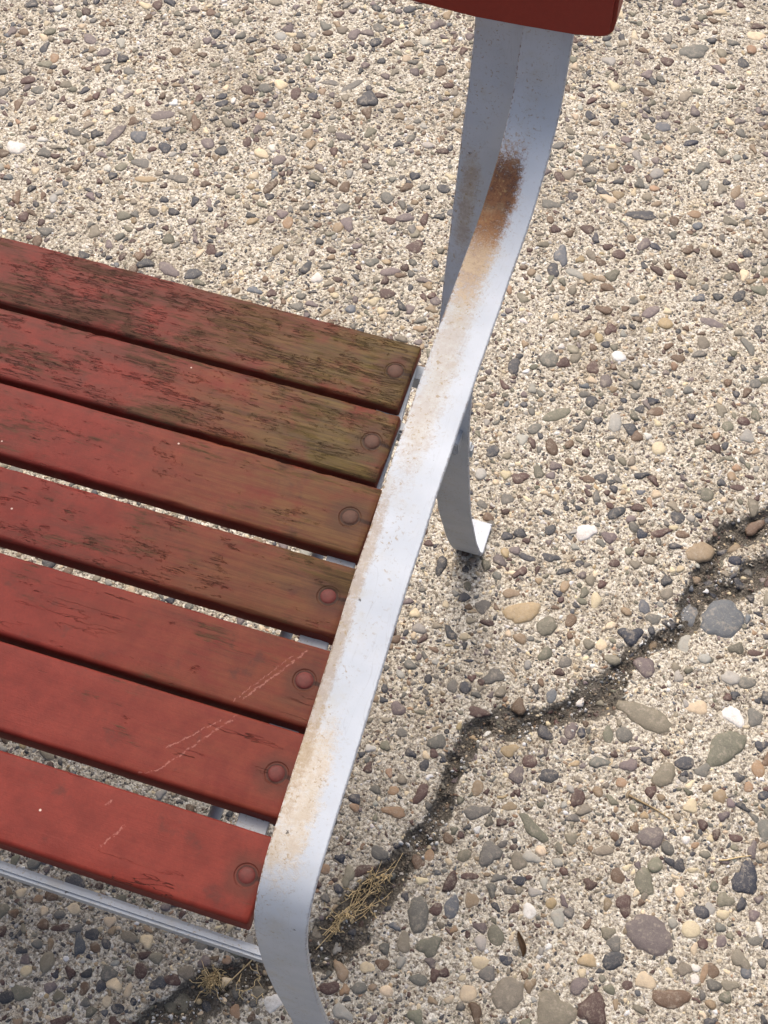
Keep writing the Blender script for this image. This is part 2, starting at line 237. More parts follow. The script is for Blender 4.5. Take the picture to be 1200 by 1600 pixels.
def mat_wood():
    t = NT('weathered_red_paint')
    oc = t.n('ShaderNodeTexCoord').outputs['Object']
    oi = t.n('ShaderNodeObjectInfo')
    P = t.vm('ADD', oc, oi.outputs['Location'])
    wear, alg, dark = t.sep(oi.outputs['Color'])
    x, y, z = t.sep(P); lx, ly, lz = t.sep(oc)
    def stretched(kx, ky): return t.comb(t.mul(x, kx), t.mul(y, ky), t.mul(z, ky))
    g1 = t.noise(stretched(16, 420), 1, 5, .7, .3)          # fine grain
    g2 = t.noise(stretched(13, 70), 1, 6, .65, .4)          # streaks
    g3 = t.noise(stretched(42, 330), 1, 5, .7, .15)
    patch = t.noise(t.comb(t.mul(x, 11), t.mul(y, 26), t.mul(z, 26)), 1, 6, .72, .3)
    pt_ = t.noise(P, 15, 4, .6); sp = t.noise(P, 60, 4, .65)
    red = t.mix(t.mapr(sp, .3, .7), lin(118, 41, 33), lin(136, 51, 42))
    red = t.mix(t.mapr(t.noise(P, 420, 3, .7), .3, .75, 0, .3), red, lin(98, 38, 34))
    red = t.mix(t.mul(dark, .6), red, lin(90, 33, 30))
    # thin, rubbed paint: duller and browner
    thin = t.mapr(t.add(t.add(t.mul(g2, .45), t.mul(patch, .75)), t.mul(wear, .40)), .70, .98)
    dull = t.mix(t.mapr(g1, .3, .7), lin(74, 44, 36), lin(108, 54, 46))
    up0 = t.mapr(t.sep(t.n('ShaderNodeTexCoord').outputs['Normal'])[2], .2, .8, .25, 1.0)
    c = t.mix(t.mul(t.mul(thin, .85), up0), red, dull)
    # paint gone: grey-brown grain
    bare = t.mapr(t.add(t.add(t.mul(g3, .55), t.mul(patch, .85)), t.mul(wear, .26)), .86, .97)
    bw = t.ramp(g1, [(.26, lin(54, 38, 31)), (.5, lin(84, 60, 48)), (.75, lin(112, 84, 68))])
    bare = t.mul(bare, up0)
    c = t.mix(t.mul(bare, .9), c, bw)
    # green-brown film near the end under the arm
    endf = t.mapr(lx, -.22, -.02)
    am = t.mul(t.mul(alg, endf), t.mapr(t.add(t.mul(sp, .4), t.add(t.mul(g2, .4), t.mul(pt_, .5))), .38, .72))
    ac = t.mix(t.mapr(g1, .3, .7), lin(66, 56, 34), lin(106, 92, 50))
    am = t.mul(am, up0)
    c = t.mix(t.mul(am, .88), c, ac)
    # checks along the grain
    ck = t.math('ABSOLUTE', t.add(t.noise(stretched(38, 520), 1, 3, .6, .0), -.5))
    cm = t.mul(t.mapr(ck, .040, .012), t.mapr(t.add(t.mul(t.noise(stretched(30, 70), 1, 5, .75), .9), t.mul(wear, .34)), .66, .76))
    ck2 = t.math('ABSOLUTE', t.add(t.noise(stretched(9, 70), 1, 4, .6, .15), -.52))
    cm2 = t.mul(t.mapr(ck2, .007, .001), t.mapr(t.noise(P, 9, 2), .54, .62))
    upf = t.mapr(t.sep(t.n('ShaderNodeTexCoord').outputs['Normal'])[2], .25, .75)     # sides keep their paint
    crack = t.mul(t.math('MAXIMUM', cm, cm2), upf)
    c = t.mix(t.mul(crack, t.math('SUBTRACT', .72, t.mul(am, .3))), c, lin(54, 36, 29))
    # grime spots and film round the bolt, then its painted recess ring
    gr = t.mapr(t.noise(P, 34, 4, .7), .60, .74, 0, .55)
    c = t.mix(gr, c, lin(78, 46, 40))
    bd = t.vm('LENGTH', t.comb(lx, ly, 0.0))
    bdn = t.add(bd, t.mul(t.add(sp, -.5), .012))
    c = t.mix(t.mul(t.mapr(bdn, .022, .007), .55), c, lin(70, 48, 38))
    c = t.mix(t.mapr(t.add(bd, t.mul(t.add(sp, -.5), .0022)), .0075, .0067, 0, .6), c, lin(38, 22, 20))  # dark ring: shade of the bolt's recess gap, put into the colour
    trail = t.mul(t.mapr(t.math('ABSOLUTE', t.add(ly, t.mul(t.add(sp, -.5), .006))), .0022, .0008), t.mapr(lx, .004, .008))
    c = t.mix(t.mul(trail, .8), c, lin(44, 27, 24))
    # pale scratches and specks
    jx = t.add(x, t.mul(t.add(t.noise(P, 160, 4, .7), -.5), .006)); jy = t.add(y, t.mul(t.add(t.noise(t.vm('ADD', P, (3, 1, 2)), 160, 4, .7), -.5), .006))
    sm = None
    for a, b, w in SCRATCH:
        m = t.mapr(seg_dist(t, jx, jy, a, b), w * .75, w * .15)
        sm = m if sm is None else t.math('MAXIMUM', sm, m)
    sm = t.mul(sm, t.mapr(t.noise(P, 420, 3, .7), .40, .56))
    c = t.mix(t.mul(sm, .36), c, lin(206, 150, 140))
    vs_ = t.voro(P, 62); rr = t.sep(vs_.outputs['Color'])[0]
    spk = t.mul(t.mapr(vs_.outputs['Distance'], .07, .04), t.math('GREATER_THAN', rr, .93))
    c = t.mix(spk, c, lin(226, 205, 196))
    c = t.mix(1.0, c, (K * .72, K * .70, K * .67), 'MULTIPLY')
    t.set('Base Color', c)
    t.set('Roughness', t.add(.58, t.mul(bare, .25))); t.set('Specular IOR Level', .15)
    h = t.add(t.add(t.mul(crack, -1.6), t.mul(bare, -.35)), t.add(t.mul(g1, t.add(.18, t.mul(bare, .6))), t.mul(t.noise(P, 700, 3, .6), .14)))
    t.bump(t.add(h, t.mul(t.mapr(bd, .0088, .0076), -1.0)), .75, .0009)
    return t.m

def mat_steel(name, marks, tone=1.0):
    """pale grey paint; UV = (metres along the strap, -0.5..0.5 across)"""
    t = NT(name)
    uv = t.n('ShaderNodeUVMap', uv_map='strap').outputs[0]
    s, a, _ = t.sep(uv)
    P = t.n('ShaderNodeTexCoord').outputs['Object']
    n1 = t.noise(P, 90, 4, .65); n2 = t.noise(P, 420, 4, .7); n3 = t.noise(P, 22, 3, .6); n4 = t.noise(P, 1100, 2, .6)
    c = t.mix(t.mapr(n3, .3, .7), lin(178, 186, 195), lin(191, 198, 206))
    c = t.mix(t.mapr(n1, .5, .75, 0, .25), c, lin(188, 190, 190))
    c = t.mix(t.mapr(n2, .62, .70, 0, .30), c, lin(150, 146, 140))
    jit = t.add(t.mul(t.add(n1, -.5), .9), t.mul(t.add(n2, -.5), 1.1))
    jit = t.add(jit, t.mul(t.add(n4, -.5), .7))
    hsum = None
    for (s0, s1, soft, a0, a1, asoft, amount, c1, c2) in marks:
        m = t.mul(t.mul(t.mapr(s, s0 - soft, s0 + soft), t.mapr(s, s1 + soft, s1 - soft)),
                  t.mul(t.mapr(a, a0 - asoft, a0 + asoft), t.mapr(a, a1 + asoft, a1 - asoft)))
        m = t.mul(t.mapr(t.add(m, t.mul(jit, .95)), .34, 1.05), amount)
        cc = t.mix(t.mapr(t.add(t.mul(n2, .45), t.mul(n1, .55)), .40, .58), c1, c2)
        c = t.mix(m, c, cc)
        hsum = m if hsum is None else t.math('MAXIMUM', hsum, m)
    # rusty edge and dark flecks
    ed = t.mul(t.mapr(t.math('ABSOLUTE', a), .455, .49), t.mapr(n2, .46, .60))
    c = t.mix(t.mul(ed, t.mapr(a, 0, -.1, .4, .85)), c, lin(112, 88, 70))
    wv = t.n('ShaderNodeTexNoise'); t.put(wv.inputs['Vector'], P); wv.inputs['Scale'].default_value = 500
    wsc = t.n('ShaderNodeVectorMath', operation='SCALE'); t.put(wsc.inputs[0], wv.outputs[1]); wsc.inputs['Scale'].default_value = .004
    Pq = t.vm('ADD', P, wsc.outputs[0])
    v = t.voro(Pq, 130); q = t.sep(v.outputs['Color'])[0]
    fl = t.mul(t.mapr(v.outputs['Distance'], .17, .10), t.math('GREATER_THAN', q, .93))
    c = t.mix(t.mul(fl, .8), c, lin(58, 50, 48))
    # fine grey-brown specks, thicker towards the seat side
    sk = t.mul(t.mapr(t.noise(P, 480, 3, .65, .4), .57, .67), t.mul(t.mapr(t.noise(P, 60, 3, .6), .36, .62), t.mapr(a, .45, -.05, .12, 1.0)))
    c = t.mix(t.mul(sk, .70), c, lin(150, 130, 94))
    hz = t.mul(t.mapr(t.noise(P, 48, 4, .7), .48, .74), t.mapr(a, .40, -.2))
    c = t.mix(t.mul(hz, .30), c, lin(176, 164, 134))
    # hairline scratches
    ln = t.math('ABSOLUTE', t.add(t.noise(t.comb(t.mul(s, 9), t.mul(a, 2.2), 4.0), 1, 3, .5, 1.5), -.5))
    c = t.mix(t.mul(t.mapr(ln, .005, .001), .14), c, lin(120, 112, 104))
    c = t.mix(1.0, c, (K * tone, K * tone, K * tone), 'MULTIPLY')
    t.set('Base Color', c)
    t.set('Roughness', t.add(.60, t.mul(hsum, .3)) if hsum is not None else .6); t.set('Specular IOR Level', .22)
    t.bump(t.add(t.mul(n3, .8), t.add(t.mul(n2, .10), t.mul(hsum, t.mul(n2, 1.2)) if hsum is not None else 0.0)), .35, .001)
    return t.m

def mat_plain(name, c, rough=.6, var=.25):
    t = NT(name); P = t.n('ShaderNodeTexCoord').outputs['Object']
    k = t.mix(t.mapr(t.noise(P, 300, 3, .6), .3, .7, 0, var), tuple(x * K for x in c), tuple(x * K * .45 for x in c))
    t.set('Base Color', k); t.set('Roughness', rough); t.set('Specular IOR Level', .35)
    t.bump(t.noise(P, 500, 3, .6), .3, .0006)
    return t.m

# ------------------------------------------------------------------ pavement
X0, X1, Y0, Y1, STEP = -1.22, .52, -.10, 1.86, .0036
def in_view(x, y, m=.05):
    """true where the frame sees the ground, with a margin"""
    l = -.944 + (-.414 + .944) * (1.268 - y) / 1.151; r = .235 - (.246) * (y - .327) / 1.232
    b = .117 + (x + .414) * .324; tp = 1.268 + (x + .944) * .312
    return (x > l - m) & (x < r + m + .02) & (y > b - m) & (y < tp + m)

M_pave = mat_pavement()
nx = int((X1 - X0) / STEP) + 1; ny = int((Y1 - Y0) / STEP) + 1
gx, gy = np.meshgrid(np.linspace(X0, X1, nx), np.linspace(Y0, Y1, ny), indexing='ij')
cm = crack_mask(gx.ravel(), gy.ravel())
gz = ground_z(gx.ravel(), gy.ravel(), cm)
edge = np.minimum.reduce([gx.ravel() - X0, X1 - gx.ravel(), gy.ravel() - Y0, Y1 - gy.ravel()])
gz = gz * np.clip(edge / .05, 0, 1)
idx = np.arange(nx * ny).reshape(nx, ny)
F = np.stack([idx[:-1, :-1], idx[1:, :-1], idx[1:, 1:], idx[:-1, 1:]], -1).reshape(-1, 4)
V = np.c_[gx.ravel(), gy.ravel(), gz]
B = 60.0                                            # the sheet carries on to the horizon
ov = np.array([[-B, -B, 0], [B, -B, 0], [B, B, 0], [-B, B, 0]], float)
n0 = len(V); V = np.r_[V, ov]
me = mesh_np('pavement', V, F)
import bmesh
bm = bmesh.new(); bm.from_mesh(me); bm.verts.ensure_lookup_table()
ring = {(0, 0): idx[0, 0], (1, 0): idx[-1, 0], (1, 1): idx[-1, -1], (0, 1): idx[0, -1]}
sides = [([idx[i, 0] for i in range(nx)], n0, n0 + 1), ([idx[-1, j] for j in range(ny)], n0 + 1, n0 + 2),
         ([idx[i, -1] for i in range(nx - 1, -1, -1)], n0 + 2, n0 + 3), ([idx[0, j] for j in range(ny - 1, -1, -1)], n0 + 3, n0)]
for path, a, b in sides:
    h = len(path) // 2
    for i in range(len(path) - 1):
        bm.faces.new((bm.verts[a if i < h else b], bm.verts[path[i + 1]], bm.verts[path[i]]))
    bm.faces.new((bm.verts[a], bm.verts[b], bm.verts[path[h]]))
bm.normal_update(); bm.to_mesh(me); bm.free()
at = me.attributes.new('soil', 'FLOAT', 'POINT'); at.data.foreach_set('value', np.r_[cm, np.zeros(4)].astype(np.float32))
pavement = link_mesh('pavement', me, M_pave)
tag(pavement, 'cream exposed pebble concrete pavement crossed by a dark crack', None, 'structure')

# ------------------------------------------------------------------ pebbles set in the pavement
PAL = dict(S=lin(66, 68, 74), G=lin(112, 110, 104), E=lin(118, 116, 100), M=lin(86, 62, 58), P=lin(118, 106, 106), T=lin(154, 134, 108),
           O=lin(178, 158, 122), A=lin(164, 134, 106), C=lin(222, 204, 172), W=lin(238, 234, 226), N=lin(50, 55, 68), B=lin(110, 88, 70),
           L=lin(102, 107, 113), K=lin(168, 166, 158), Q=lin(136, 128, 112))
KEYS = list(PAL)
PROB = np.array([.13, .16, .10, .12, .09, .07, .015, .014, .08, .02, .04, .10, .02, .06, .13]); PROB /= PROB.sum()
M_stone = mat_stone('river_stone', False); M_grit = mat_stone('river_grit', True)

def dome(nr, rnd, irr=.16, kind=''):
    """unit pebble cap: outline radius about 1, rim sunk below the mortar"""
    th = np.linspace(0, 2 * np.pi, nr, endpoint=False)
    r = 1 + irr * (rnd.random(nr) - .5) + irr * .9 * np.cos(2 * th + rnd.random() * 6) * rnd.random() + irr * np.cos(3 * th + rnd.random() * 6) * rnd.random()
    if kind == 't': r = r * (1 + .16 * np.cos(3 * (th - np.pi / 2)))
    if kind == 'h': r = .80 * (1 - .38 * np.exp(-((th - np.pi / 2 + .25) / .38) ** 2) + .22 * np.cos(3 * (th - np.pi / 6)) + .04 * np.cos(th))
    ca, sa = np.cos(th), np.sin(th)
    lay = [(1.0, -.9), (.94, .05), (.80, .62), (.50, .93)]
    if nr < 9: lay = [(1.0, -.7), (.86, .30), (.5, .9)]
    v = []
    for k, hgt in lay:
        j = (rnd.random(nr) - .5) * .10 if hgt > 0 else 0
        v.append(np.c_[ca * r * k, sa * r * k, np.full(nr, hgt) + j])
    v = np.r_[np.concatenate(v), [[0, 0, 1.0]]]
    f = []
    for l in range(len(lay) - 1):
        for i in range(nr):
            a, b = l * nr + i, l * nr + (i + 1) % nr
            f += [(a, b, b + nr), (a, b + nr, a + nr)]
    top = len(v) - 1; l = (len(lay) - 1) * nr
    f += [(l + i, l + (i + 1) % nr, top) for i in range(nr)]
    return v, np.array(f)

occ_s = .001
occ = np.zeros((int((X1 - X0) / occ_s) + 2, int((Y1 - Y0) / occ_s) + 2), bool)
def claim(x, y, r, test=True):
    i, j = int((x - X0) / occ_s), int((y - Y0) / occ_s); k = max(1, int(r / occ_s))
    if i < k or j < k or i + k >= occ.shape[0] or j + k >= occ.shape[1]: return False
    if test and (occ[i, j] or occ[i - k, j] or occ[i + k, j] or occ[i, j - k] or occ[i, j + k]): return False
    k2 = max(1, int(k * .8)); occ[i - k2:i + k2 + 1, j - k2:j + k2 + 1] = True
    return True

def jitter(c, a=.12):
    c = np.array(c); return tuple(np.clip(c * (1 + a * (random.random() - .5) * 2) * (1 + .05 * (rng.random(3) - .5)), .004, .9))

LOOK = {'h': 'heart shaped navy stone beside the crack'}
def add_pebble(me, x, y, rx, ry, rot, h, c):
    o = bpy.data.objects.new('pebble', me); col.objects.link(o); o.parent = pavement
    o.location = (x, y, float(ground_z(np.array([x]), np.array([y]))[0]) + .0002); o.rotation_euler = (0, 0, rot)
    o.scale = (rx, ry, h); o.color = (*c, 1)
    return o

def pebble_mesh(nr, kind=''):
    v, f = dome(nr, rng, .20, kind); m_ = mesh_np('pebble', v, f); m_.materials.append(M_stone)
    m_.polygons.foreach_set('use_smooth', np.ones(len(m_.polygons), bool)); return m_
shared = [pebble_mesh(13) for _ in range(24)]
n_big = 0
for k, row in enumerate(HERO.split(';')):
    a = row.split(','); x, y, rx, ry, rot = map(float, a[:5]); sh = a[6]
    big = max(rx, ry) > .010
    m_ = pebble_mesh(22 if big else 14, sh if sh in 'th' else '') if (big or sh) else shared[k % 24]
    rx *= 1.06; ry *= 1.06
    add_pebble(m_, x, y, rx, ry, rot, min(.0023, .20 * min(rx, ry)), jitter(PAL[a[5]], .10))
    if sh == 'h': bpy.context.scene.collection.objects[-1]['label'] = LOOK['h']
    claim(x, y, max(rx, ry) * .95, False); claim(x, y, min(rx, ry), False); n_big += 1
    if max(rx, ry) > 1.6 * min(rx, ry):
        for s_ in (-.55, .55): claim(x + math.cos(rot) * rx * s_ if rx > ry else x - math.sin(rot) * ry * s_, y + math.sin(rot) * rx * s_ if rx > ry else y + math.cos(rot) * ry * s_, min(rx, ry), False)

# random stones, large to small
def sample(n, d0, d1, p):
    u = rng.random(n); return ((d0 ** (1 - p) + u * (d1 ** (1 - p) - d0 ** (1 - p))) ** (1 / (1 - p)))
AREA = (X1 - X0) * (Y1 - Y0)
NR = int(AREA * 66000)
D = np.sort(sample(NR, .0022, .018, 3.3))[::-1]
RX = rng.uniform(X0 + .02, X1 - .02, NR); RY = rng.uniform(Y0 + .02, Y1 - .02, NR)
VIS = in_view(RX, RY); CMK = crack_mask(RX, RY)
dens = np.clip((fbm(RX * 14 + 3, RY * 14 + 8, 3) - .5) * 2.2 + .8, .35, 1)
single = []; many = []
for i in range(NR):
    if rng.random() > dens[i] and D[i] < .009: continue
    if not VIS[i] and D[i] < .0055 and rng.random() < .75: continue
    if CMK[i] > .12 and D[i] > .006 and rng.random() < .6: continue
    asp = 1 + rng.random() ** 1.6 * 1.0
    if not claim(RX[i], RY[i], D[i] * .5): continue
    ent = (RX[i], RY[i], D[i] * .5 * math.sqrt(asp), D[i] * .5 / math.sqrt(asp), rng.random() * 6.28)
    if VIS[i] and n_big < 300 and in_view(RX[i], RY[i], -.02): single.append(ent); n_big += 1
    else: many.append(ent)
for k, (x, y, rx, ry, rot) in enumerate(single):
    add_pebble(shared[k % 24], x, y, rx, ry, rot, min(.0021, .30 * ry), jitter(PAL[KEYS[rng.choice(15, p=PROB)]], .2))

def scatter(name, ents, protos, cols, hf, hmax, zoff=0.0, parent=None):
    ents = np.array(ents); n = len(ents); cols = np.array(cols)
    z = ground_z(ents[:, 0], ents[:, 1]) + zoff
    Vs, Fs, Cs = [], [], []; base = 0; sel = rng.integers(0, len(protos), n)
    for k, (pv, pf) in enumerate(protos):
        e = ents[sel == k]; zz = z[sel == k]; cc = cols[sel == k]; m = len(e)
        if m == 0: continue
        hh = np.minimum(hmax, hf * e[:, 3])
        lx = pv[None, :, 0] * e[:, 2:3]; ly = pv[None, :, 1] * e[:, 3:4]; lz = pv[None, :, 2] * hh[:, None]
        tilt = rng.normal(0, .07, (m, 2)); lz = lz + lx * tilt[:, :1] + ly * tilt[:, 1:]
        c, s = np.cos(e[:, 4:5]), np.sin(e[:, 4:5])
        vv = np.stack([e[:, 0:1] + lx * c - ly * s, e[:, 1:2] + lx * s + ly * c, zz[:, None] + lz], -1).reshape(-1, 3)
        ff = (pf[None] + (np.arange(m) * len(pv))[:, None, None]).reshape(-1, 3) + base
        base += len(vv); Vs.append(vv); Fs.append(ff); Cs.append(np.repeat(cc, len(pv), 0))
    o = link_mesh(name, mesh_np(name, np.concatenate(Vs), np.concatenate(Fs), np.concatenate(Cs)), M_grit, parent)
    o['kind'] = 'stuff'
    return o
small_protos = [dome(7, rng, .38) for _ in range(10)]; mid_protos = [dome(10, rng, .28) for _ in range(16)]
def pick(n, prob, var=.25):
    k = rng.choice(15, size=n, p=prob); c = np.array([PAL[q] for q in KEYS])[k]
    return np.clip(c * (1 + var * (rng.random((n, 1)) - .5) * 2) * (1 + .06 * (rng.random((n, 3)) - .5)), .004, .92)
mid = [e for e in many if e[2] + e[3] > .007]; sml = [e for e in many if e[2] + e[3] <= .007]
scatter('small_pebbles', mid, mid_protos, pick(len(mid), PROB), .36, .0017, .0001, pavement)
P2 = np.array([.12, .12, .08, .10, .07, .06, .02, .03, .15, .07, .04, .09, .02, .06, .09]); P2 /= P2.sum()
scatter('fine_grit', sml, small_protos, pick(len(sml), P2, .3), .45, .0009, .00005, pavement)

# crack filling: dark soil crumbs, and white crumbs of lime
def along_crack(n, spread):
    segs = [(a, b) for C in (CRACK[1:-1], CRACK_LOOP) for a, b in zip(C[:-1], C[1:])]
    L = np.array([math.dist(a[:2], b[:2]) for a, b in segs]); k = rng.choice(len(segs), size=n, p=L / L.sum()); t = rng.random(n)
    A = np.array([s[0] for s in segs])[k]; Bq = np.array([s[1] for s in segs])[k]; c = A + (Bq - A) * t[:, None]
    d = Bq[:, :2] - A[:, :2]; d /= np.linalg.norm(d, axis=1)[:, None]
    off = rng.normal(0, spread, n) * c[:, 2]
    return c[:, 0] - d[:, 1] * off, c[:, 1] + d[:, 0] * off
x, y = along_crack(4200, .5); r = rng.uniform(.0004, .0015, 4200)
soilc = np.array([lin(66, 58, 50), lin(88, 80, 70), lin(112, 102, 90), lin(78, 68, 58), lin(140, 128, 112)])[rng.integers(0, 5, 4200)]
scatter('crack_soil', np.c_[x, y, r * rng.uniform(.8, 1.4, 4200), r, rng.random(4200) * 6.28], small_protos, soilc, .6, .0012, .0002, pavement)
hot = fbm(RX[:1] * 0, RY[:1] * 0)
x, y = along_crack(1500, .8); keep = fbm(x * 30, y * 30, 2) > .52; x, y = x[keep], y[keep]; n = len(x); r = .0004 + rng.random(n) ** 3 * .0016
scatter('white_crumbs', np.c_[x, y, r * 1.2, r, rng.random(n) * 6.28], small_protos, np.tile(lin(244, 243, 238), (n, 1)) * rng.uniform(.8, 1.1, (n, 1)), 1.2, .003, .0009, pavement)

# ------------------------------------------------------------------ the bench
bench = bpy.data.objects.new('park_bench', None); col.objects.link(bench)
BO = np.array((-.18, .40, 0.0)); bench.location = BO
tag(bench, 'weathered park bench of red painted slats on pale grey steel straps', 'bench')

def catmull(P, sub):
    P = np.array(P, float); out = []
    Q = np.r_[[2 * P[0] - P[1]], P, [2 * P[-1] - P[-2]]]
    for i in range(1, len(Q) - 2):
        for k in range(sub):
            t = k / sub; a, b, c, d = Q[i - 1:i + 3]
            out.append(.5 * (2 * b + (c - a) * t + (2 * a - 5 * b + 4 * c - d) * t * t + (3 * b - a - 3 * c + d) * t ** 3))
    out.append(P[-1]); return np.array(out)

def strap(name, path, xc, width, thick, mat, sub=6, flip=1.0, skew=None, loc=(0, 0, 0), wob=.0004):
    """flat bar swept along a (y,z) path in strap units; thickness lies on the far side of the path's visible face"""
    p = catmull(path, sub); n = len(p)
    d = np.gradient(p, axis=0); d /= np.linalg.norm(d, axis=1)[:, None]
    nrm = np.c_[-d[:, 1], d[:, 0]] * flip
    s = np.r_[0, np.cumsum(np.linalg.norm(np.diff(p, axis=0), axis=1))] * W
    b = .022; hw = .5
    prof = [(-hw + b, 0), (hw - b, 0), (hw, -b), (hw, -thick / width + b), (hw - b, -thick / width), (-hw + b, -thick / width), (-hw, -thick / width + b), (-hw, -b)]
    V = []; UV = []
    for i in range(n):
        xo = xc if skew is None else xc + skew * (i / (n - 1))
        for k, (u, q) in enumerate(prof):
            wv = (float(fbm(np.array([s[i] * 60 + (3 if u > 0 else 50)]), np.array([7.0 + xc]), 2)[0]) - .5) * wob / W * (1 if u > 0 else -1)
            yz = p[i] + nrm[i] * q * width
            V.append(np.array(wp(xo + u * width + wv, yz[0], yz[1])) - BO - np.array(loc)); UV.append((s[i], u))
    m = len(prof); Fc = [[i * m + k, i * m + (k + 1) % m, (i + 1) * m + (k + 1) % m, (i + 1) * m + k] for i in range(n - 1) for k in range(m)]
    Fc += [list(range(m))[::-1], [(n - 1) * m + k for k in range(m)]]
    if flip < 0: Fc = [f[::-1] for f in Fc]
    me = bpy.data.meshes.new(name); me.from_pydata([tuple(v) for v in V], [], Fc); me.update()
    uvl = me.uv_layers.new(name='strap')
    for l in me.loops: uvl.data[l.index].uv = UV[l.vertex_index]
    o = link_mesh(name, me, mat, bench, loc, True)
    me.set_sharp_from_angle(angle=R(38))
    return o, s

ARM = [(23.0, -17.5), (22.35, -19.6), (22.0, -21.2), (21.72, -22.3), (21.48, -23.2), (20.85, -24.0), (19.56, -24.52), (17.9, -24.58), (16.13, -24.65), (14.7, -24.8), (13.3, -24.95), (12.1, -25.18),
       (11.02, -25.40), (9.13, -25.98), (7.2, -26.48), (6.25, -26.80), (5.70, -27.3), (5.42, -28.1), (5.29, -30.0), (5.3, -33.0), (5.5, -38.5), (5.35, -42.5), (4.75, -45.4), (4.2, -46.9), (3.4, -47.26), (2.6, -47.27)]
REAR = [(23.16, -17.5), (22.51, -19.6), (22.15, -21.2), (21.90, -23.04), (21.46, -24.6), (20.92, -26.73), (20.47, -28.44), (20.2, -29.8), (19.76, -32.5), (19.97, -35.2), (20.25, -37.0), (20.62, -39.05), (20.95, -40.5),
        (21.42, -42.1), (22.05, -44.2), (22.85, -46.4), (23.20, -47.06), (23.5, -47.12), (24.34, -47.12)]
TH = .125
def arc_at(path, i):                      # metres along the swept path at control point i
    p = catmull(path, 6)[:int(i * 6) + 1]; return float(np.linalg.norm(np.diff(p, axis=0), axis=1).sum() * W)
S = lambda i: arc_at(ARM, i)
rust1, rust2, rust3 = lin(92, 58, 40), lin(150, 104, 66), lin(176, 138, 92)
tan1, tan2 = lin(206, 186, 150), lin(190, 164, 118)
arm_marks = [
    (S(5.3), S(10.2), .05, -.55, .14, .30, .40, lin(184, 166, 124), lin(164, 140, 98)),
    (S(5.0), S(7.6), .040, -.65, .08, .28, .82, lin(150, 116, 84), lin(188, 166, 134)),
    (S(5.12), S(6.75), .026, -.70, .14, .20, 1.0, lin(104, 72, 52), lin(146, 108, 76)),
    (S(5.25), S(6.25), .014, -.60, .10, .16, .9, lin(74, 50, 40), lin(114, 80, 58)),
    (S(13.3), S(15.6), .03, -.65, .20, .25, .52, tan1, tan2),
    (S(10), S(14.2), .05, -.65, -.25, .12, .6, lin(168, 146, 112), lin(150, 128, 98)),
]
M_arm = mat_steel('pale_grey_paint_rusting', arm_marks)
T = lambda i: arc_at(REAR, i)
M_rear = mat_steel('pale_grey_paint', [(T(4.2), T(5.6), .02, -.42, .02, .22, .55, lin(176, 158, 122), lin(150, 126, 92))])
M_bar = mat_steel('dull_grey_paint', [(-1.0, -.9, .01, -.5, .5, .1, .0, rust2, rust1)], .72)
arm, _ = strap('arm_strap', ARM, -4.02, 1.0, TH, M_arm)
arm['label'] = 'armrest and front leg strap with a brown rust patch at its rear bend'
rear, _ = strap('rear_leg', REAR, -5.01, 1.0, TH, M_rear)

def box_bm(bm, x0, x1, y0, y1, z0, z1, bev=.0008):
    r = bmesh.ops.create_cube(bm, size=1.0)
    for v in r['verts']:
        v.co = Vector(((x0 + x1) / 2 + v.co.x * (x1 - x0), (y0 + y1) / 2 + v.co.y * (y1 - y0), (z0 + z1) / 2 + v.co.z * (z1 - z0)))
    bmesh.ops.bevel(bm, geom=list({e for v in r['verts'] for e in v.link_edges}), offset=bev, segments=2, affect='EDGES')
def bm_obj(name, bm, mat, parent=None, loc=(0, 0, 0), smooth=True, ang=35):
    me = bpy.data.meshes.new(name); bm.to_mesh(me); bm.free()
    o = link_mesh(name, me, mat, parent, loc, smooth)
    me.set_sharp_from_angle(angle=R(ang)); return o
def loc_box(name, a, b, mat, bev=.0008):      # box from strap-unit corners, local to the bench
    p = np.array(wp(*a)) - BO; q = np.array(wp(*b)) - BO; bm = bmesh.new()
    c = (p + q) / 2
    box_bm(bm, *[v for i in range(3) for v in (min(p[i], q[i]) - c[i], max(p[i], q[i]) - c[i])], bev)
    return bm_obj(name, bm, mat, bench, c)

# slats: (back Y, front Y, right end X, bolt X, bolt Y, wear, algae, dark)
ZS, TS = -33.2, .70
SLATS = [(21.60, 19.60, -6.38, -6.79, 20.66, .68, 1.0, .25, .42), (19.42, 17.43, -6.25, -6.71, 18.48, .60, 1.0, .18, .48), (17.27, 15.33, -6.02, -6.55, 16.29, .42, .74, .08, .50),
         (15.01, 13.16, -5.86, -6.36, 14.11, .52, .60, .18, .55), (12.80, 10.86, -5.70, -6.19, 11.92, .32, .34, .12, .60), (10.68, 8.66, -5.60, -6.04, 9.61, .20, .18, .05, .62), (8.22, 6.28, -5.50, -5.88, 7.24, .15, .06, .05, .65)]
M_wood = mat_wood()
M_bolt = mat_plain('red_bolt_paint', lin(94, 33, 27), .65, .5); M_bolt2 = mat_plain('grimy_bolt_paint', lin(80, 50, 37), .7, .5)
LEN = 1.30
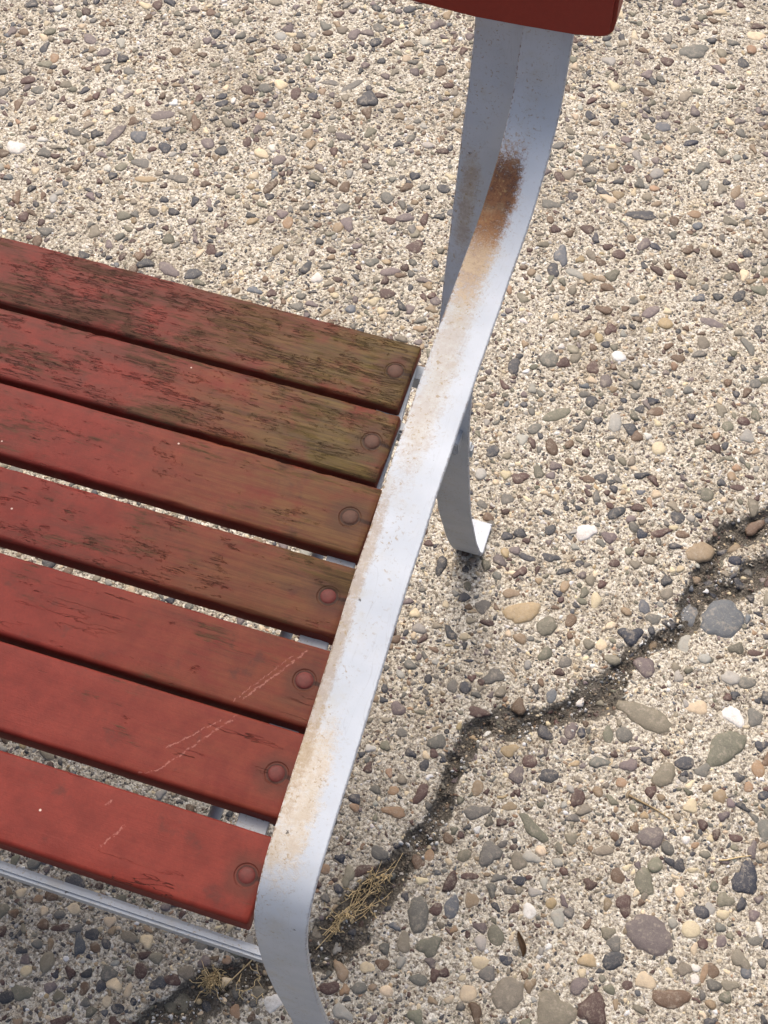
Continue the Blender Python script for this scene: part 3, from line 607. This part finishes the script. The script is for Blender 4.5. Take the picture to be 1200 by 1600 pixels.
def slat_mesh(y0, y1, x1, bx, by, zt, th, wear, rad=.0062, seed=0):
    """rounded board; local origin at its right bolt on the top face"""
    o = np.array(wp(bx, by, zt))
    a, b = y0 * W - o[1], y1 * W - o[1]; xr = x1 * W - o[0]; t = th * W
    def corner(cy, cz, a0, rd):
        return [(cy + rd * math.cos(R(a0 + q)), cz + rd * math.sin(R(a0 + q))) for q in (0, 22.5, 45, 67.5, 90)]
    hi, lo = max(a, b) + .0004, min(a, b) - .0006
    r1, r2, r3 = .0024, .0034, .0008
    prof = corner(hi - r1, -r1, 0, r1)
    ins = [hi - r1 - (hi - lo - r1 - r2) * k / 6 for k in range(1, 6)]
    prof += [(q, 0.0) for q in ins] + corner(lo + r2, -r2, 90, r2) + corner(lo + r3, -t + r3, 180, r3) + corner(hi - r3, -t + r3, 270, r3)
    xs = np.r_[xr, xr - .0012, np.arange(xr - .006, xr - .52, -.005), xr - .7, xr - 1.0, xr - LEN + .002, xr - LEN]
    V = []; m = len(prof); r_ = random.Random(seed)
    wv = [r_.random() * 99 for _ in range(4)]
    for i, x in enumerate(xs):
        e = .0010 if i in (0, len(xs) - 1) else 0.0
        for k, (py, pz) in enumerate(prof):
            q = float(fbm(np.array([x * 45 + wv[0]]), np.array([k * .6 + wv[1]]), 3)[0]) - .5
            if wear > .4: q += (max(0.0, float(fbm(np.array([x * 75 + wv[2]]), np.array([k * .35 + wv[3]]), 2)[0]) - .60)) * 4.5
            amp = (.0005 + .0008 * wear) * (1.0 if (k < 5 or 10 <= k < 15) else .45)
            cyy = (py - (hi + lo) / 2); czz = pz + t / 2
            V.append((x + q * .0008 * (i == 0), py - math.copysign(e, cyy) - math.copysign(abs(q) * amp, cyy), pz - math.copysign(e, czz) - (abs(q) * amp if pz > -t / 2 else 0)))
    F = [[i * m + k, (i + 1) * m + k, (i + 1) * m + (k + 1) % m, i * m + (k + 1) % m] for i in range(len(xs) - 1) for k in range(m)]
    F += [list(range(m)), [(len(xs) - 1) * m + k for k in range(m)][::-1]]
    me = bpy.data.meshes.new('seat_slat'); me.from_pydata(V, [], F); me.update()
    bm = bmesh.new(); bm.from_mesh(me); bmesh.ops.recalc_face_normals(bm, faces=bm.faces); bm.to_mesh(me); bm.free()
    return me, o
def bolt_mesh():
    bm = bmesh.new(); bmesh.ops.create_uvsphere(bm, u_segments=20, v_segments=10, radius=1)
    bmesh.ops.delete(bm, geom=[v for v in bm.verts if v.co.z < -.05], context='VERTS')
    for v in bm.verts:
        v.co = Vector((v.co.x * .0063, v.co.y * .0063, v.co.z * .0018 + .0001))
    me = bpy.data.meshes.new('bolt'); bm.to_mesh(me); bm.free()
    me.polygons.foreach_set('use_smooth', np.ones(len(me.polygons), bool)); return me
bolt_a = bolt_mesh(); bolt_a.materials.append(M_bolt); bolt_b = bolt_mesh(); bolt_b.materials.append(M_bolt2)
LEFT = -(LEN - .033)
for i, (y0, y1, x1, bx, by, wear, alg, dk, TS) in enumerate(SLATS):
    me, o = slat_mesh(y0, y1, x1, bx, by, ZS, TS, wear, seed=i)
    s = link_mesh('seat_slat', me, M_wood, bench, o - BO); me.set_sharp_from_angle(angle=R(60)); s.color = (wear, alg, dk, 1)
    if i == 0: s['label'] = 'rearmost seat slat, paint worn to grey grain and green at its end'
    for xx in (0.0, LEFT):
        b = bpy.data.objects.new('bolt', bolt_b if i < 3 else bolt_a); col.objects.link(b); b.parent = s; b.location = (xx, 0, random.uniform(-.0009, -.0003)); b.rotation_euler = (random.uniform(-.06, .06), random.uniform(-.06, .06), random.random() * 6); b.scale = (random.uniform(.93, 1.05),) * 3

# backrest board in front of the posts
zb, zt = -21.27, -18.3
bp = [(x, -21.27 + dz) for x, dz in ((-9, .0), (-5.38, -.04), (-4.44, .0), (-3.45, .06), (-2.98, .12))]
bm = bmesh.new()
outl = [(-47.0, -21.25), (-9.0, -21.25), (-6.6, -21.27), (-5.38, -21.31), (-4.44, -21.27), (-3.45, -21.21), (-2.98, -21.14), (-2.82, -21.08), (-2.73, -20.96), (-2.71, -20.75), (-2.74, -20.1), (-2.76, -18.5), (-2.9, -18.2), (-47.0, -18.2)]
def board_pt(x, z, dy):
    lean = (z + 21.2) * .19
    return Vector(np.array(wp(x, 21.28 + lean + dy, z)) - BO)
f_ = [bm.verts.new(board_pt(x, z, 0)) for x, z in outl]; g_ = [bm.verts.new(board_pt(x, z, .62)) for x, z in outl]
bm.faces.new(f_); bm.faces.new(g_[::-1])
for k in range(len(outl)):
    j = (k + 1) % len(outl); bm.faces.new((f_[j], f_[k], g_[k], g_[j]))
bmesh.ops.recalc_face_normals(bm, faces=bm.faces)
bmesh.ops.bevel(bm, geom=[e for e in bm.edges if len(e.link_faces) == 2 and e.calc_face_angle() > 1.0], offset=.0022, segments=2, affect='EDGES')
M_back = mat_plain('deep_red_paint', lin(132, 34, 20), .5, .15)
bo_ = np.array(wp(-2.9, 21.3, -20)) - BO
for v in bm.verts: v.co -= Vector(bo_)
bk_ = bm_obj('back_slat', bm, M_back, bench, bo_); bk_['label'] = 'clean dark red backrest board with rounded end corner'

# bearer strap under the slats, bracket to the rear leg, brace rod and front rail
def bearer(xoff=0.0):
    pts = [(21.6, -33.9), (20.9, -33.66), (18.5, -33.70), (14.0, -33.77), (9.0, -33.85), (7.4, -33.87), (6.75, -33.89)]
    return strap('seat_bearer', pts, -6.84 + xoff, .72, .15, M_bar, sub=5, skew=.84, wob=.0002)[0]
bearer()
loc_box('bracket', (-6.95, 21.05, -34.4), (-6.18, 21.5, -33.95), M_bar)
loc_box('bracket', (-5.3, 19.2, -34.05), (-4.66, 19.72, -33.5), M_bar, .0012)
def rod(a, b, r, name):
    a = np.array(wp(*a)) - BO; b = np.array(wp(*b)) - BO; d = Vector(b - a); bm = bmesh.new()
    bmesh.ops.create_cone(bm, cap_ends=True, segments=20, radius1=r, radius2=r, depth=d.length)
    bmesh.ops.rotate(bm, verts=bm.verts, cent=(0, 0, 0), matrix=d.to_track_quat('Z', 'Y').to_matrix())
    return bm_obj(name, bm, M_bar, bench, (a + b) / 2)
rod((-7.63, 7.4, -36.0), (-7.5, 21.0, -36.0), .0048, 'brace_rod')
loc_box('front_rail', (-47.2, 6.06, -34.5), (-4.4, 5.80, -34.02), M_bar, .0022)
loc_box('rear_rail', (-47.2, 20.9, -36.5), (-4.6, 20.55, -36.0), M_bar, .0022)
# end frame at the other end of the bench
for src in list(bench.children):
    if src.name.split('.')[0] in ('arm_strap', 'rear_leg', 'seat_bearer', 'bracket', 'brace_rod'):
        c = src.copy(); col.objects.link(c); c.parent = bench
        c.location = src.location + Vector((-(LEN + .02) if c.name.startswith(('arm', 'rear')) else LEFT, 0, 0))
        if 'label' in c: del c['label']

# ------------------------------------------------------------------ dry plants and litter
M_straw = mat_plain('dry_straw', lin(208, 186, 142), .7, .45); M_twig = mat_plain('dry_twig', lin(150, 130, 98), .75, .4); M_leaf = mat_plain('dead_leaf', lin(92, 70, 48), .6, .5)
def strand(V, Fc, pts, r0, r1):
    p = catmull(pts, 4); n = len(p); b0 = len(V)
    for i in range(n):
        d = p[min(i + 1, n - 1)] - p[max(i - 1, 0)]; d = d / (np.linalg.norm(d) + 1e-9)
        a = np.cross(d, (0, 0, 1.0)); a = a / (np.linalg.norm(a) + 1e-9) if np.linalg.norm(a) > 1e-6 else np.array((1.0, 0, 0)); c = np.cross(a, d); r = r0 + (r1 - r0) * i / (n - 1)
        for k in range(4): V.append(p[i] + (a * math.cos(k * math.pi / 2) + c * math.sin(k * math.pi / 2)) * r)
    for i in range(n - 1):
        for k in range(4): Fc.append((b0 + i * 4 + k, b0 + i * 4 + (k + 1) % 4, b0 + (i + 1) * 4 + (k + 1) % 4, b0 + (i + 1) * 4 + k))
def plant(name, origin, strands, mat, label, cat, seeds=0):
    V, Fc = [], []
    for pts, r0, r1 in strands: strand(V, Fc, pts, r0, r1)
    for _ in range(seeds):
        pts, _, _ = strands[random.randrange(len(strands))]; p = np.array(pts[random.randrange(1, len(pts))]); q = p + rng.normal(0, .0022, 3); q[2] = abs(q[2] - p[2]) + p[2]
        strand(V, Fc, [p, (p + q) / 2, q], .0004, .0007)
    o_ = np.array((*origin, 0.0)); V = np.array(V) - o_
    o = link_mesh(name, mesh_np(name, V, np.array(Fc)), mat, None, o_); return tag(o, label, cat)
def gpt(x, y, h=.001): return np.array((x, y, float(ground_z(np.array([x]), np.array([y]))[0]) + h))
def wander(a, b, lift, j, k=4):
    a = np.array(a); b = np.array(b); out = []
    for i in range(k + 1):
        t = i / k; p = a + (b - a) * t + rng.normal(0, j, 2) * (0 if i == 0 else 1)
        out.append(gpt(p[0], p[1], .0012 + lift * math.sin(math.pi * min(1, t * .9 + .05)) * rng.uniform(.5, 1.1)))
    return out
st = []
for _ in range(7):                     # long stems lying along the crack
    t0 = random.random() * .25; t1 = random.uniform(.6, 1.0)
    A = np.array((-.166, .268)); Bq = np.array((-.112, .374))
    st.append((wander(A + (Bq - A) * t0 + rng.normal(0, .004, 2), A + (Bq - A) * t1 + rng.normal(0, .005, 2), .010, .003, 5), .00045, .00025))
for _ in range(50):
    q = st[random.randrange(7)][0]; p = q[random.randrange(1, 5)][:2]; a = random.random() * 6.28; L = random.uniform(.004, .020)
    st.append((wander(p + rng.normal(0, .002, 2), p + np.array((math.cos(a), math.sin(a))) * L, .008, .0012, 3), .0004, .0002))
plant('dried_weed', (-.14, .31), st, M_straw, 'straw coloured dried weed sprawling along the crack right of the front leg', 'weed', 120)
st = []
for _ in range(70):
    p = np.array((-.2475, .2095)) + rng.normal(0, .004, 2); a = random.random() * 6.28; L = random.uniform(.003, .011)
    st.append((wander(p, p + np.array((math.cos(a), math.sin(a))) * L, .008, .001, 3), .0004, .0002))
for b in ((-.262, .222), (-.240, .226), (-.256, .190), (-.232, .196), (-.268, .207)): st.append((wander((-.2475, .2095), b, .008, .002, 4), .0004, .00025))
plant('dried_tuft', (-.2475, .2095), st, M_straw, 'small golden dried tuft on the pavement below the front rail', 'weed', 60)
st = [(wander((-.2150, .2500), (-.2350, .2095), .006, .0006, 4), .0006, .0005)]
for a, b in (((-.222, .236), (-.207, .228)), ((-.207, .228), (-.212, .214)), ((-.212, .214), (-.221, .205)), ((-.226, .226), (-.224, .210)), ((-.224, .210), (-.213, .2065)), ((-.209, .2245), (-.200, .215)), ((-.2, .215), (-.202, .204)), ((-.205, .246), (-.199, .252))):
    st.append((wander(a, b, .004, .001, 3), .0004, .0003))
plant('dry_twig', (-.223, .23), st, M_straw, 'thin branching dry stalk over the crack left of the front leg', 'twig', 12)
st = [(wander((.0685, .4925), (.1090, .4830), .001, .0006, 4), .0012, .0007)]
plant('dry_stick', (.09, .488), st, M_twig, 'short brown dry stick lying on the bare concrete right of the bench', 'stick')
st = [(wander((.163, .4575), (.190, .4700), .001, .0005, 4), .0008, .0005)]
plant('straw_stalk', (.177, .464), st, M_straw, 'pale straw stalk lying beside the navy triangular stone', 'straw')
# a curled dead leaf
bm = bmesh.new(); L_, Wd = .0235, .0030; rows = 9; prev = None
for i in range(rows):
    t = i / (rows - 1); w = Wd * math.sin(math.pi * min(.98, t * .92 + .05)) ** .8; bend = .0012 * math.sin(t * 5); z = .0012 + .0012 * math.sin(math.pi * t)
    cur = [bm.verts.new((bend + w * u, (t - .5) * L_, z + abs(u) * .0012)) for u in (-1, -.5, 0, .5, 1)]
    if prev:
        for k in range(4): bm.faces.new((prev[k], prev[k + 1], cur[k + 1], cur[k]))
    prev = cur
bmesh.ops.solidify(bm, geom=bm.faces[:], thickness=.0003)
lf = bm_obj('dead_leaf', bm, M_leaf, None, gpt(.0085, .327, .0012)); lf.rotation_euler = (0, 0, R(24))
tag(lf, 'narrow curled brown dead leaf on the concrete near the large round stones', 'leaf')
